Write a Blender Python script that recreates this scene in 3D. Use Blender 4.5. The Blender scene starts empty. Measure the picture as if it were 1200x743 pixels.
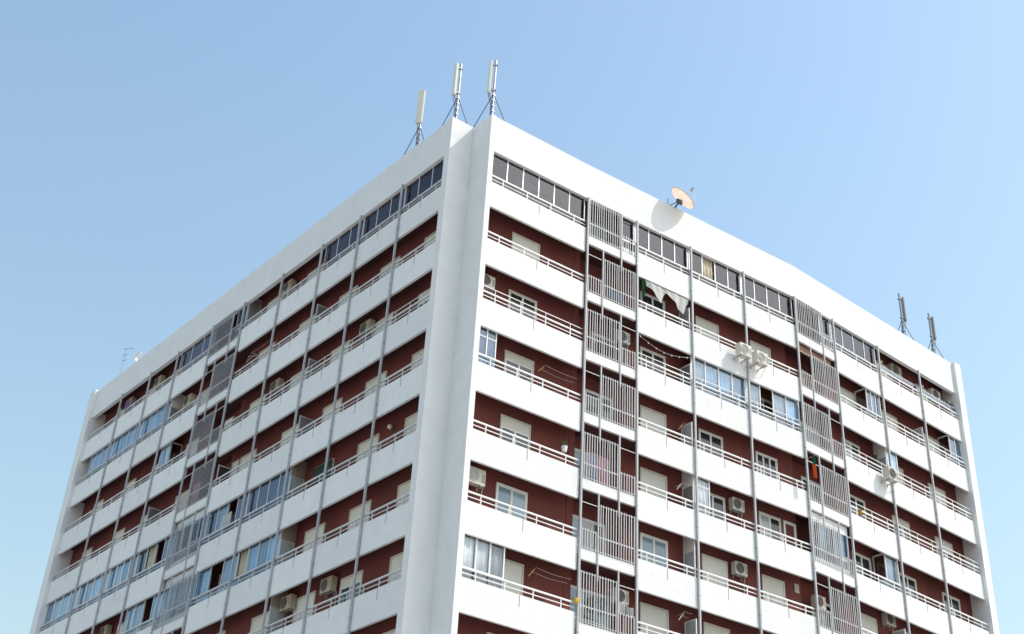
import bpy, bmesh, math, random
from mathutils import Vector, Matrix
random.seed(7)
SC = bpy.context.scene
COL = SC.collection

# ------------------------------------------------------------------ camera, sky, sun, exposure
ZO = 35.9                                    # world height of the underside of the top balcony row
cam_d = bpy.data.cameras.new("camera")
cam = bpy.data.objects.new("camera", cam_d)
COL.objects.link(cam)
YAW, PIT, ROL = 0.6463, 0.6040, 0.0616
fw = Vector((math.sin(YAW)*math.cos(PIT), math.cos(YAW)*math.cos(PIT), math.sin(PIT)))
r0 = Vector((math.cos(YAW), -math.sin(YAW), 0.0))
u0 = r0.cross(fw)
rt = r0*math.cos(ROL) + u0*math.sin(ROL)
up = -r0*math.sin(ROL) + u0*math.cos(ROL)
CAM = Vector((-28.412, -40.184, ZO - 34.298))
cam.matrix_world = Matrix(((rt.x, up.x, -fw.x, CAM.x), (rt.y, up.y, -fw.y, CAM.y),
                           (rt.z, up.z, -fw.z, CAM.z), (0, 0, 0, 1)))
cam_d.sensor_width = 36.0
cam_d.lens = 1609.74/1200*36.0
cam_d.shift_x = -7.88/1200
cam_d.shift_y = -123.26/1200
cam_d.clip_end = 5000.0
SC.camera = cam

SUN = Vector((1.08, -1.0, 1.65)).normalized()      # towards the sun
world = bpy.data.worlds.new("World")
SC.world = world
world.use_nodes = True
wn = world.node_tree
wn.nodes.clear()
wo = wn.nodes.new("ShaderNodeOutputWorld")
bg = wn.nodes.new("ShaderNodeBackground")
sky = wn.nodes.new("ShaderNodeTexSky")
sky.sky_type = 'NISHITA'
sky.sun_disc = False
sky.sun_elevation = math.asin(SUN.z)
sky.sun_rotation = math.atan2(SUN.x, SUN.y)
sky.altitude = 0
sky.air_density = 2.1
sky.dust_density = 2.4
sky.ozone_density = 3.5
bg.inputs["Strength"].default_value = 0.15
wn.links.new(sky.outputs[0], bg.inputs["Color"])
wn.links.new(bg.outputs[0], wo.inputs[0])

sun_d = bpy.data.lights.new("sun", 'SUN')
sun_d.energy = 2.0
sun_d.angle = math.radians(0.5)
sun_d.color = (1.0, 0.955, 0.89)
sun = bpy.data.objects.new("sun", sun_d)
COL.objects.link(sun)
sun.rotation_euler = SUN.to_track_quat('Z', 'Y').to_euler()
sun.location = (60, -60, 90)

SC.view_settings.view_transform = 'Standard'
SC.view_settings.look = 'None'
SC.view_settings.gamma = 1.0
SC.view_settings.exposure = 0.5
SC.view_settings.use_curve_mapping = False
SC.render.engine = 'CYCLES'

# ------------------------------------------------------------------ materials
MATS = {}


def mat(name, col, rough=0.7, var=0.0, noise=0.0, nscale=3.0, bump=0.0, bscale=60.0, metal=0.0,
        streak=0.0, crack=0.0, spec=0.4):
    """principled material: per-object tint, blotches, vertical streaks, fine relief"""
    m = bpy.data.materials.new(name)
    m.use_nodes = True
    nt = m.node_tree
    b = nt.nodes["Principled BSDF"]
    b.inputs["Roughness"].default_value = rough
    b.inputs["Metallic"].default_value = metal
    b.inputs["Specular IOR Level"].default_value = spec
    L = nt.links.new
    tc = nt.nodes.new("ShaderNodeTexCoord")
    geo = nt.nodes.new("ShaderNodeNewGeometry")
    fac = None

    def mul(sock, amount):
        nonlocal fac
        mr = nt.nodes.new("ShaderNodeMapRange")
        mr.inputs["From Min"].default_value = 0.25
        mr.inputs["From Max"].default_value = 0.75
        mr.inputs["To Min"].default_value = 1 - amount
        mr.inputs["To Max"].default_value = 1 + amount*0.35
        L(sock, mr.inputs["Value"])
        if fac is None:
            fac = mr.outputs[0]
        else:
            mm = nt.nodes.new("ShaderNodeMath")
            mm.operation = 'MULTIPLY'
            L(fac, mm.inputs[0])
            L(mr.outputs[0], mm.inputs[1])
            fac = mm.outputs[0]
    if noise:
        n = nt.nodes.new("ShaderNodeTexNoise")
        n.inputs["Scale"].default_value = nscale
        n.inputs["Detail"].default_value = 6
        L(geo.outputs["Position"], n.inputs["Vector"])
        mul(n.outputs["Fac"], noise)
    if streak:
        mp = nt.nodes.new("ShaderNodeMapping")
        mp.inputs["Scale"].default_value = (1.6, 1.6, 0.25)
        L(geo.outputs["Position"], mp.inputs["Vector"])
        n = nt.nodes.new("ShaderNodeTexNoise")
        n.inputs["Scale"].default_value = 1.0
        n.inputs["Detail"].default_value = 5
        L(mp.outputs[0], n.inputs["Vector"])
        mul(n.outputs["Fac"], streak)
    if crack:
        mp = nt.nodes.new("ShaderNodeMapping")
        mp.inputs["Scale"].default_value = (7.0, 7.0, 0.55)
        L(geo.outputs["Position"], mp.inputs["Vector"])
        n = nt.nodes.new("ShaderNodeTexNoise")
        n.inputs["Scale"].default_value = 1.0
        n.inputs["Detail"].default_value = 3
        L(mp.outputs[0], n.inputs["Vector"])
        mr = nt.nodes.new("ShaderNodeMapRange")
        mr.inputs["From Min"].default_value = 0.60
        mr.inputs["From Max"].default_value = 0.78
        mr.inputs["To Min"].default_value = 0.75
        mr.inputs["To Max"].default_value = 0.25
        L(n.outputs["Fac"], mr.inputs["Value"])
        mul(mr.outputs[0], crack)
    if var:
        oi = nt.nodes.new("ShaderNodeObjectInfo")
        mul(oi.outputs["Random"], var)
    rgb = nt.nodes.new("ShaderNodeRGB")
    rgb.outputs[0].default_value = (*col, 1)
    if fac is not None:
        vm = nt.nodes.new("ShaderNodeVectorMath")
        vm.operation = 'SCALE'
        L(rgb.outputs[0], vm.inputs[0])
        L(fac, vm.inputs["Scale"])
        L(vm.outputs[0], b.inputs["Base Color"])
    else:
        L(rgb.outputs[0], b.inputs["Base Color"])
    if bump:
        n = nt.nodes.new("ShaderNodeTexNoise")
        n.inputs["Scale"].default_value = bscale
        n.inputs["Detail"].default_value = 4
        L(geo.outputs["Position"], n.inputs["Vector"])
        n2 = nt.nodes.new("ShaderNodeTexNoise")
        n2.inputs["Scale"].default_value = 2.2
        n2.inputs["Detail"].default_value = 3
        L(geo.outputs["Position"], n2.inputs["Vector"])
        ad = nt.nodes.new("ShaderNodeMath")
        ad.operation = 'MULTIPLY_ADD'
        L(n2.outputs["Fac"], ad.inputs[0])
        ad.inputs[1].default_value = 2.5
        L(n.outputs["Fac"], ad.inputs[2])
        bp = nt.nodes.new("ShaderNodeBump")
        bp.inputs["Strength"].default_value = bump
        bp.inputs["Distance"].default_value = 0.02
        L(ad.outputs[0], bp.inputs["Height"])
        L(bp.outputs[0], b.inputs["Normal"])
    MATS[name] = m
    return m


def glass(name, tint, refl):
    m = bpy.data.materials.new(name)
    m.use_nodes = True
    nt = m.node_tree
    nt.nodes.clear()
    L = nt.links.new
    o = nt.nodes.new("ShaderNodeOutputMaterial")
    tr = nt.nodes.new("ShaderNodeBsdfTransparent")
    oi = nt.nodes.new("ShaderNodeObjectInfo")
    mr = nt.nodes.new("ShaderNodeMapRange")
    mr.inputs["To Min"].default_value = 0.8
    mr.inputs["To Max"].default_value = 1.05
    L(oi.outputs["Random"], mr.inputs["Value"])
    vm = nt.nodes.new("ShaderNodeVectorMath")
    vm.operation = 'SCALE'
    vm.inputs[0].default_value = tint
    L(mr.outputs[0], vm.inputs["Scale"])
    L(vm.outputs[0], tr.inputs["Color"])
    gl = nt.nodes.new("ShaderNodeBsdfGlossy")
    gl.inputs["Roughness"].default_value = 0.03
    gl.inputs["Color"].default_value = (0.9, 0.93, 1, 1)
    geo = nt.nodes.new("ShaderNodeNewGeometry")
    n = nt.nodes.new("ShaderNodeTexNoise")
    n.inputs["Scale"].default_value = 1.3
    L(geo.outputs["Position"], n.inputs["Vector"])
    bp = nt.nodes.new("ShaderNodeBump")
    bp.inputs["Strength"].default_value = 0.12
    bp.inputs["Distance"].default_value = 0.05
    L(n.outputs["Fac"], bp.inputs["Height"])
    L(bp.outputs[0], gl.inputs["Normal"])
    # Schlick reflectance, the same on both faces of the pane
    dt = nt.nodes.new("ShaderNodeVectorMath")
    dt.operation = 'DOT_PRODUCT'
    L(geo.outputs["Incoming"], dt.inputs[0])
    L(geo.outputs["Normal"], dt.inputs[1])
    ab = nt.nodes.new("ShaderNodeMath")
    ab.operation = 'ABSOLUTE'
    L(dt.outputs["Value"], ab.inputs[0])
    om = nt.nodes.new("ShaderNodeMath")
    om.operation = 'SUBTRACT'
    om.inputs[0].default_value = 1.0
    L(ab.outputs[0], om.inputs[1])
    pw = nt.nodes.new("ShaderNodeMath")
    pw.operation = 'POWER'
    pw.inputs[1].default_value = 5.0
    L(om.outputs[0], pw.inputs[0])
    ad = nt.nodes.new("ShaderNodeMath")
    ad.operation = 'ADD'
    ad.use_clamp = True
    ad.inputs[1].default_value = refl + 0.04
    L(pw.outputs[0], ad.inputs[0])
    mx = nt.nodes.new("ShaderNodeMixShader")
    L(ad.outputs[0], mx.inputs[0])
    L(tr.outputs[0], mx.inputs[1])
    L(gl.outputs[0], mx.inputs[2])
    L(mx.outputs[0], o.inputs[0])
    MATS[name] = m


mat('white_stucco', (0.80, 0.80, 0.80), 0.85, var=0.03, noise=0.06, nscale=1.2, bump=0.2, streak=0.012, crack=0.02)
mat('parapet_white', (0.80, 0.80, 0.80), 0.85, var=0.05, noise=0.05, nscale=1.6, bump=0.35, streak=0.025, crack=0.05)
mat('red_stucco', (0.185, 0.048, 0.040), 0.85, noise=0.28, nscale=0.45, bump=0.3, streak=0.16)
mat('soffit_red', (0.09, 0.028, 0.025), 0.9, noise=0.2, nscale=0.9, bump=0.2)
mat('slab_floor', (0.32, 0.25, 0.2), 0.8, noise=0.15, nscale=2)
mat('white_paint', (0.80, 0.80, 0.79), 0.45, var=0.05)
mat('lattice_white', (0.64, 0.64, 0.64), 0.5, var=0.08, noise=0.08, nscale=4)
mat('grey_metal', (0.46, 0.47, 0.49), 0.5, var=0.08, noise=0.12, nscale=5)
mat('galvanised', (0.45, 0.46, 0.47), 0.45, var=0.1, noise=0.15, nscale=6, metal=0.6)
mat('lattice_grey', (0.44, 0.45, 0.48), 0.5, var=0.08, noise=0.1, nscale=4)
mat('dark_metal', (0.10, 0.10, 0.11), 0.5)
mat('stain_grey', (0.38, 0.38, 0.38), 0.9)
mat('shutter_white', (0.72, 0.71, 0.67), 0.6, var=0.07, streak=0.06)
mat('shutter_cream', (0.78, 0.76, 0.70), 0.6, var=0.07, streak=0.06)
mat('frame_cream', (0.64, 0.62, 0.56), 0.6, var=0.08)
mat('frame_white', (0.80, 0.80, 0.80), 0.4, var=0.03)
mat('aluminium', (0.66, 0.67, 0.69), 0.35, var=0.05, metal=0.3)
mat('window_dark', (0.035, 0.038, 0.042), 0.06, var=0.3, spec=0.7)
mat('window_blue', (0.26, 0.36, 0.44), 0.08, var=0.3, spec=0.7)
mat('window_curtain', (0.42, 0.44, 0.46), 0.12, var=0.15, spec=0.6)
mat('green_cover', (0.02, 0.045, 0.035), 0.5)
mat('interior_beige', (0.33, 0.27, 0.20), 0.9, noise=0.1)
mat('interior_dark', (0.05, 0.035, 0.03), 0.95)
mat('curtain_white', (0.74, 0.76, 0.78), 0.9, var=0.08)
mat('curtain_blue', (0.34, 0.52, 0.66), 0.9, var=0.12)
mat('curtain_lilac', (0.52, 0.50, 0.72), 0.9)
mat('curtain_pink', (0.74, 0.42, 0.50), 0.9)
mat('curtain_beige', (0.5, 0.43, 0.33), 0.9)
mat('frosted_panel', (0.50, 0.51, 0.51), 0.6, var=0.15, noise=0.1)
mat('frosted_dark', (0.24, 0.23, 0.23), 0.5, var=0.2, noise=0.1)
mat('ac_white', (0.62, 0.59, 0.52), 0.5, var=0.06, streak=0.08)
mat('ac_beige', (0.50, 0.43, 0.32), 0.55, var=0.1, streak=0.14)
mat('ac_grille', (0.16, 0.15, 0.14), 0.6)
mat('ac_grille_light', (0.50, 0.49, 0.46), 0.6)
mat('antenna_cream', (0.75, 0.72, 0.62), 0.45, streak=0.06)
mat('antenna_grey', (0.28, 0.30, 0.32), 0.5, streak=0.1)
mat('dish_peach', (0.88, 0.78, 0.69), 0.6, noise=0.08)
mat('cloth_white', (0.80, 0.80, 0.79), 0.95)
mat('cloth_green', (0.01, 0.22, 0.10), 0.95)
mat('cloth_orange', (0.75, 0.16, 0.03), 0.95)
mat('cloth_blue', (0.20, 0.27, 0.42), 0.95)
mat('cloth_purple', (0.25, 0.22, 0.42), 0.95)
mat('cloth_yellow', (0.65, 0.38, 0.04), 0.95)
mat('rack_brown', (0.42, 0.26, 0.13), 0.6)
mat('rope', (0.62, 0.6, 0.55), 0.9)
mat('lamp_glass', (0.75, 0.72, 0.64), 0.3)
mat('plant_green', (0.06, 0.10, 0.03), 0.8)
mat('beam_wood', (0.40, 0.24, 0.17), 0.8, noise=0.15)
mat('paving', (0.50, 0.47, 0.43), 0.9, noise=0.15, nscale=0.4)
mat('asphalt', (0.06, 0.06, 0.06), 0.9, noise=0.2, nscale=0.5)
mat('land', (0.47, 0.44, 0.39), 0.95, noise=0.25, nscale=0.02)
mat('roof_gravel', (0.4, 0.39, 0.37), 0.95, noise=0.2)
_m = MATS['dish_peach']
_n = _m.node_tree
_p = _n.nodes["Principled BSDF"]
_t = _n.nodes.new("ShaderNodeBsdfTranslucent")
_t.inputs["Color"].default_value = (0.92, 0.80, 0.70, 1)
_x = _n.nodes.new("ShaderNodeMixShader")
_x.inputs[0].default_value = 0.5
_n.links.new(_p.outputs[0], _x.inputs[1])
_n.links.new(_t.outputs[0], _x.inputs[2])
_n.links.new(_x.outputs[0], _n.nodes["Material Output"].inputs[0])
glass('glass_tinted', (0.52, 0.53, 0.57), 0.03)
glass('glass_purple', (0.62, 0.52, 0.54), -0.015)
glass('glass_blue', (0.83, 0.90, 0.95), 0.05)
glass('glass_deep', (0.5, 0.58, 0.72), 0.05)
glass('glass_clear', (0.95, 0.965, 0.97), 0.02)

# ------------------------------------------------------------------ mesh helpers
CACHE = {}


def mesh_from(bm, name, smooth=False):
    me = bpy.data.meshes.new(name)
    bmesh.ops.recalc_face_normals(bm, faces=bm.faces[:])
    if smooth:
        for f in bm.faces:
            f.smooth = True
    bm.to_mesh(me)
    bm.free()
    return me


def add_box(bm, x0, x1, y0, y1, z0, z1):
    v = [bm.verts.new(c) for c in ((x0, y0, z0), (x1, y0, z0), (x1, y1, z0), (x0, y1, z0),
                                   (x0, y0, z1), (x1, y0, z1), (x1, y1, z1), (x0, y1, z1))]
    for q in ((0, 3, 2, 1), (4, 5, 6, 7), (0, 1, 5, 4), (1, 2, 6, 5), (2, 3, 7, 6), (3, 0, 4, 7)):
        bm.faces.new([v[i] for i in q])
    return v


def boxes(*bs, name='part', bevel=0.0):
    key = (name, bevel) + tuple(tuple(round(c, 4) for c in b) for b in bs)
    if key in CACHE:
        return CACHE[key]
    bm = bmesh.new()
    for b in bs:
        add_box(bm, *b)
    if bevel:
        bmesh.ops.bevel(bm, geom=bm.edges[:], offset=bevel, segments=2, affect='EDGES', profile=0.5)
    CACHE[key] = mesh_from(bm, name)
    return CACHE[key]


def add_tube(bm, pts, rad, n=8, cap=True):
    """tube through points; rad a number or list"""
    pts = [Vector(p) for p in pts]
    rings = []
    for i, p in enumerate(pts):
        a = pts[max(i-1, 0)]
        b = pts[min(i+1, len(pts)-1)]
        d = (b-a).normalized()
        x = d.orthogonal().normalized() if abs(d.z) > 0.95 else d.cross(Vector((0, 0, 1))).normalized()
        y = d.cross(x).normalized()
        r = rad[i] if isinstance(rad, (list, tuple)) else rad
        rings.append([bm.verts.new(p + x*r*math.cos(2*math.pi*k/n) + y*r*math.sin(2*math.pi*k/n)) for k in range(n)])
    for a, b in zip(rings, rings[1:]):
        for k in range(n):
            bm.faces.new((a[k], a[(k+1) % n], b[(k+1) % n], b[k]))
    if cap:
        bm.faces.new(rings[0][::-1])
        bm.faces.new(rings[-1])


def tubes(specs, name='tube', n=8):
    bm = bmesh.new()
    for pts, r in specs:
        add_tube(bm, pts, r, n)
    return mesh_from(bm, name)


def add_disc_y(bm, cx, cz, r0_, r1_, y0, y1, n=20):
    """ring (annulus) in the xz plane, from y0 (front) to y1 (back)"""
    vs = []
    for rr, yy in ((r0_, y0), (r1_, y0), (r1_, y1), (r0_, y1)):
        vs.append([bm.verts.new((cx+rr*math.cos(2*math.pi*k/n), yy, cz+rr*math.sin(2*math.pi*k/n))) for k in range(n)])
    for a in range(4):
        b = (a+1) % 4
        for k in range(n):
            bm.faces.new((vs[a][k], vs[a][(k+1) % n], vs[b][(k+1) % n], vs[b][k]))


def link(o, m=None):
    COL.objects.link(o)
    if m is not None and o.type == 'MESH' and not o.data.materials:
        o.data.materials.append(MATS[m])
    return o


def mk(name, me, m):
    """object from shared mesh data; the material is set per object so that meshes can be shared"""
    o = bpy.data.objects.new(name, me)
    COL.objects.link(o)
    if not me.materials:
        me.materials.append(None)
    o.material_slots[0].link = 'OBJECT'
    o.material_slots[0].material = MATS[m]
    return o


class Frame:
    """facade run: local x runs to the right seen from outside, local y into the building, z up"""

    def __init__(self, origin, direction, h0, scale=1.0):
        self.o = Vector(origin)
        self.x = Vector(direction).normalized()
        self.y = Vector((-self.x.y, self.x.x, 0))
        self.ang = math.atan2(self.x.y, self.x.x)
        self.h0 = h0
        self.k = scale

    def pt(self, h, d, z):
        return self.o + self.x*((h-self.h0)*self.k) + self.y*d + Vector((0, 0, z))


DL, EL = 1.1652, 1.3363
N = [(0, 0), (5.8, -0.126), (19.36, -0.775), (33.92, 0.0)]
RF = []
for (a, ya), (b, yb) in zip(N, N[1:]):
    v = Vector((b-a, yb-ya, 0))
    RF.append(Frame((a, ya, ZO), v, a, v.length/(b-a)))
LF = Frame((-DL, EL, ZO), (0, -1, 0), 0.0)


def frameR(s):
    return RF[0] if s < 5.8 - 1e-6 else RF[1] if s < 19.36 - 1e-6 else RF[2]


B = bpy.data.objects.new('apartment_building', None)
COL.objects.link(B)
B.location = (0, 0, 0)
B['label'] = 'white apartment tower with dark red balcony walls filling the picture'
B['category'] = 'building'


def part(name, F, h, d, z, me, m, parent=B):
    o = mk(name, me, m)
    o.location = F.pt(h, d, z)
    o.rotation_euler = (0, 0, F.ang)
    o.parent = parent
    return o


def sub(name, par, x, y, z, me, m):
    o = mk(name, me, m)
    o.location = (x, y, z)
    o.parent = par
    return o


def thing(name, label, cat, F, h, d, z, group=None, rz=0.0):
    o = bpy.data.objects.new(name, None)
    COL.objects.link(o)
    o.empty_display_size = 0.3
    o.location = F.pt(h, d, z)
    o.rotation_euler = (0, 0, F.ang + rz)
    o['label'] = label
    o['category'] = cat
    if group:
        o['group'] = group
    return o


# ------------------------------------------------------------------ ground
def sheet(name, x0, x1, y0, y1, z, m):
    bm = bmesh.new()
    bm.faces.new([bm.verts.new(c) for c in ((x0, y0, z), (x1, y0, z), (x1, y1, z), (x0, y1, z))])
    o = mk(name, mesh_from(bm, name), m)
    o['kind'] = 'structure'
    return o


sheet('ground', -2500, 2500, -2500, 2500, 0.0, 'land')
sheet('road', -60, 80, -36, -26, 0.004, 'asphalt')
pv = mk('pavement', boxes((-26, 60, -26, 60, -0.2, 0.13), name='pavement'), 'paving')
pv['kind'] = 'structure'
pv2 = mk('pavement', boxes((-60, 60, -60, -36, -0.2, 0.13), name='pavement2'), 'paving')
pv2['kind'] = 'structure'

# ------------------------------------------------------------------ building shell
GZ = 0.13 - ZO                 # facade z of the ground
TOP = 4.962
WD = 0.87                      # depth of the balconies
REC = 1.3                     # depth of the lattice recesses
R_END, L_END = 33.92, 38.05
ROWS = 7                       # rows modelled balcony by balcony
NROW = 12
RB = [(0.27, 5.74), (8.87, 12.2), (12.24, 15.72), (15.78, 19.29), (22.57, 26.39), (26.45, 30.17), (30.23, 33.9)]
LB = [(0.4, 3.63), (3.69, 7.14), (7.2, 10.6), (10.66, 14.44), (14.5, 18.38), (22.02, 26.07), (26.13, 29.57), (29.63, 33.47), (33.53, 38.03)]
RX = [(5.8, 8.8), (19.36, 22.5)]
LX = (18.45, 21.95)


def shell():
    # corner piers and the notch between them
    bm = bmesh.new()
    add_box(bm, 0, 0.27, -0.045, 2.6, GZ, TOP)
    part('corner_pier', Frame((0, 0, ZO), (1, 0, 0), 0), 0, 0, 0, mesh_from(bm, 'corner_pier'), 'white_stucco')
    bm = bmesh.new()
    add_box(bm, -DL-0.045, -0.003, EL, EL+0.4, GZ, TOP-0.003)
    part('corner_pier', Frame((0, 0, ZO), (1, 0, 0), 0), 0, 0, 0, mesh_from(bm, 'corner_pier'), 'white_stucco')
    # end piers standing a little proud of the balconies
    part('end_pier', RF[2], R_END, 0, 0, boxes((0, 0.57, -0.2, 3.0, GZ, TOP+0.02), name='end_pier'), 'white_stucco')
    part('end_pier', LF, -L_END-0.85, 0, 0, boxes((0, 0.85, -0.2, 3.0, GZ, TOP+0.02), name='end_pier'), 'white_stucco')
    # roof parapets
    segs = [(RF[0], 0.273, 5.798), (RF[1], 5.8, 19.36), (RF[2], 19.362, 26.41), (RF[2], 26.432, R_END-0.003)]
    for F, a, b in segs:
        w = (b-a)*F.k
        part('roof_parapet', F, a, 0, 3.0, boxes((0, w, 0, 0.22, 0, TOP-3.0-0.004), name='roof_parapet'), 'white_stucco')
    part('roof_parapet', LF, -L_END+0.003, 0, 3.0, boxes((0, L_END-0.406, 0, 0.22, 0, TOP-3.0-0.006), name='roof_parapet'), 'white_stucco')
    # dark construction joint in the right roof parapet
    # back walls (dark red) between the recesses, and the deep recesses
    for F, a, b in ((RF[0], 0.27, 5.8), (RF[1], 5.8, 6.15), (RF[1], 8.8, 19.36), (RF[2], 22.5, R_END)):
        w = (b-a)*F.k
        part('back_wall', F, a, WD, 0, boxes((0.0, w-0.002, 0, 0.25, GZ, 3.5), name='back_wall'), 'red_stucco')
    for F, a, b in ((RF[1], 6.15, 8.8), (RF[2], 19.36, 22.5)):
        w = (b-a)*F.k
        part('back_wall', F, a, REC, 0, boxes((-0.3, w+0.3, 0, 0.25, GZ, 3.5), name='back_wall'), 'red_stucco')
        part('recess_side_wall', F, b, WD, 0, boxes((-0.14, -0.003, 0.003, REC-WD-0.003, GZ, 3.49), name='recess_side'), 'red_stucco')
    for a, b in ((0.4, LX[0]), (LX[1], L_END)):
        part('back_wall', LF, -b, WD, 0, boxes((0, b-a-0.002, 0, 0.25, GZ, 3.5), name='back_wall'), 'red_stucco')
    part('back_wall', LF, -LX[1], REC, 0, boxes((-0.3, LX[1]-LX[0]+0.3, 0, 0.25, GZ, 3.5), name='back_wall'), 'red_stucco')
    part('recess_side_wall', LF, -LX[1], WD, 0, boxes((0.003, 0.14, 0.003, REC-WD-0.003, GZ, 3.49), name='recess_side'), 'red_stucco')
    part('recess_side_wall', LF, -LX[0], WD, 0, boxes((-0.14, -0.003, 0.003, REC-WD-0.003, GZ, 3.49), name='recess_side'), 'red_stucco')
    # inner core, closing walls and roof
    bm = bmesh.new()
    pts = [(0.2, 2.0), (6, 1.9), (20, 1.3), (34.3, 2.2), (34.3, 39.9), (0.9, 39.9), (0.9, 2.0)]
    lo = [bm.verts.new((x, y, GZ)) for x, y in pts]
    hi = [bm.verts.new((x, y, 3.9)) for x, y in pts]
    bm.faces.new(hi)
    bm.faces.new(lo[::-1])
    for i in range(len(pts)):
        j = (i+1) % len(pts)
        bm.faces.new((lo[i], lo[j], hi[j], hi[i]))
    part('roof_deck', Frame((0, 0, ZO), (1, 0, 0), 0), 0, 0, 0, mesh_from(bm, 'roof_deck'), 'roof_gravel')
    for F, a, b in ((RF[0], 0.28, 5.8), (RF[1], 5.8, 19.36), (RF[2], 19.36, R_END)):
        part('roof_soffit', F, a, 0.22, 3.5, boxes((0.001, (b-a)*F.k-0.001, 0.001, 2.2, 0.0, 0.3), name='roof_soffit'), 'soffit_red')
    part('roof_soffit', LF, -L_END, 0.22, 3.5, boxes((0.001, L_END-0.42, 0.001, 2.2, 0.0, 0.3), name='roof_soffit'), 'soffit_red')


shell()

# ------------------------------------------------------------------ balcony slabs, parapets, railings, posts
def slab(F, a, b, k, front, depth):
    w = (b-a)*F.k
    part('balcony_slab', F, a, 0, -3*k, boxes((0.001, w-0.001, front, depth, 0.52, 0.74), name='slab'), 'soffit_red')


def railing_mesh(w, npost, double):
    key = ('rail', round(w, 3), npost, double)
    if key in CACHE:
        return CACHE[key]
    bs = [(0, w, 0.025, 0.085, 1.655, 1.722), (0, w, 0.04, 0.07, 1.475, 1.508)]
    for i in range(npost):
        x = w*(i+0.5)/npost
        bs.append((x-0.02, x+0.02, 0.035, 0.075, 1.31, 1.654))
    if double:
        bs.append((0, w, 0.04, 0.07, 1.93, 1.962))
        for i in range(npost):
            x = w*(i+0.5)/npost
            bs.append((x-0.011, x+0.011, 0.043, 0.067, 1.723, 1.929))
    CACHE[key] = boxes(*bs, name='railing')
    return CACHE[key]


def bay(F, a, b, k, double=False, npost=3, ends=True):
    w = (b-a)*F.k
    o = part('balcony_parapet', F, a, 0, -3*k,
             boxes((0, w, 0, 0.12, 0.0, 1.31), (0, 0.1, 0.1205, 0.5, 0.0, 0.51), name='balcony_parapet') if False else
             boxes((0, w, 0, 0.12, 0.0, 1.31), name='balcony_parapet'), 'parapet_white')
    j = random.uniform(-0.04, 0.04)
    sub('weep_pipe', o, w/2+0.02+j, 0, 0, boxes((-0.011, 0.011, -0.014, 0.0, 0.84+j, 1.30), name='weep_pipe%d' % int(j*50)), 'stain_grey')
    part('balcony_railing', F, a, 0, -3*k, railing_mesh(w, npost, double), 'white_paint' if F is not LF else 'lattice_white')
    return o


for k in range(NROW):
    for F, a, b, f, dp in ((RF[0], 0.27, 5.8, 0.125, WD-0.001), (RF[1], 8.8, 19.36, 0.125, WD-0.001), (RF[2], 22.5, R_END, 0.125, WD-0.001)):
        slab(F, a, b, k, f, dp)
    slab(LF, -LX[0], -0.4, k, 0.125, WD-0.001)
    slab(LF, -L_END, -LX[1], k, 0.125, WD-0.001)
    if k < ROWS:
        for i, (a, b) in enumerate(RB):
            bay(frameR((a+b)/2), a, b, k, double=(k == 2) or (k == 3 and i >= 4) or (k == 1 and i >= 5), npost=4 if i == 0 else 3)
        for i, (a, b) in enumerate(LB):
            bay(LF, -b, -a, k, double=(k == 2 and i < 4))
    else:
        for F, a, b in ((RF[0], 0.275, 5.74), (RF[1], 8.87, 19.29), (RF[2], 22.57, 33.9)):
            part('lower_parapet', F, a, 0, -3*k, boxes((0, (b-a)*F.k, 0, 0.12, 0.0, 1.31), name='lower_parapet'), 'parapet_white')
        for a, b in ((0.405, 18.38), (22.02, 38.03)):
            part('lower_parapet', LF, -b, 0, -3*k, boxes((0, b-a, 0, 0.12, 0.0, 1.31), name='lower_parapet'), 'parapet_white')

# vertical metal posts in front of the parapets
RP = [5.82, 8.8, 12.22, 15.75, 19.345, 22.5, 26.42, 30.2]
LP = [3.66, 7.17, 10.63, 14.47, 18.45, 21.95, 26.1, 29.6, 33.5]
for s in RP:
    F = frameR(s)
    o = part('metal_post', F, s, -0.06, 0, boxes((-0.046, 0.046, -0.046, 0.046, GZ, 3.03), name='metal_post', bevel=0.01), 'grey_metal')
    for k in range(0, 8):
        sub('bracket', o, 0, 0, -3*k+0.55, boxes((-0.062, 0.062, -0.058, 0.059, -0.02, 0.02), name='bracket'), 'galvanised')
for t in LP:
    o = part('metal_post', LF, -t, -0.06, 0, boxes((-0.046, 0.046, -0.046, 0.046, GZ, 3.03), name='metal_post', bevel=0.01), 'grey_metal')
    for k in range(0, 8):
        sub('bracket', o, 0, 0, -3*k+0.55, boxes((-0.062, 0.062, -0.058, 0.059, -0.02, 0.02), name='bracket'), 'galvanised')


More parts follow.
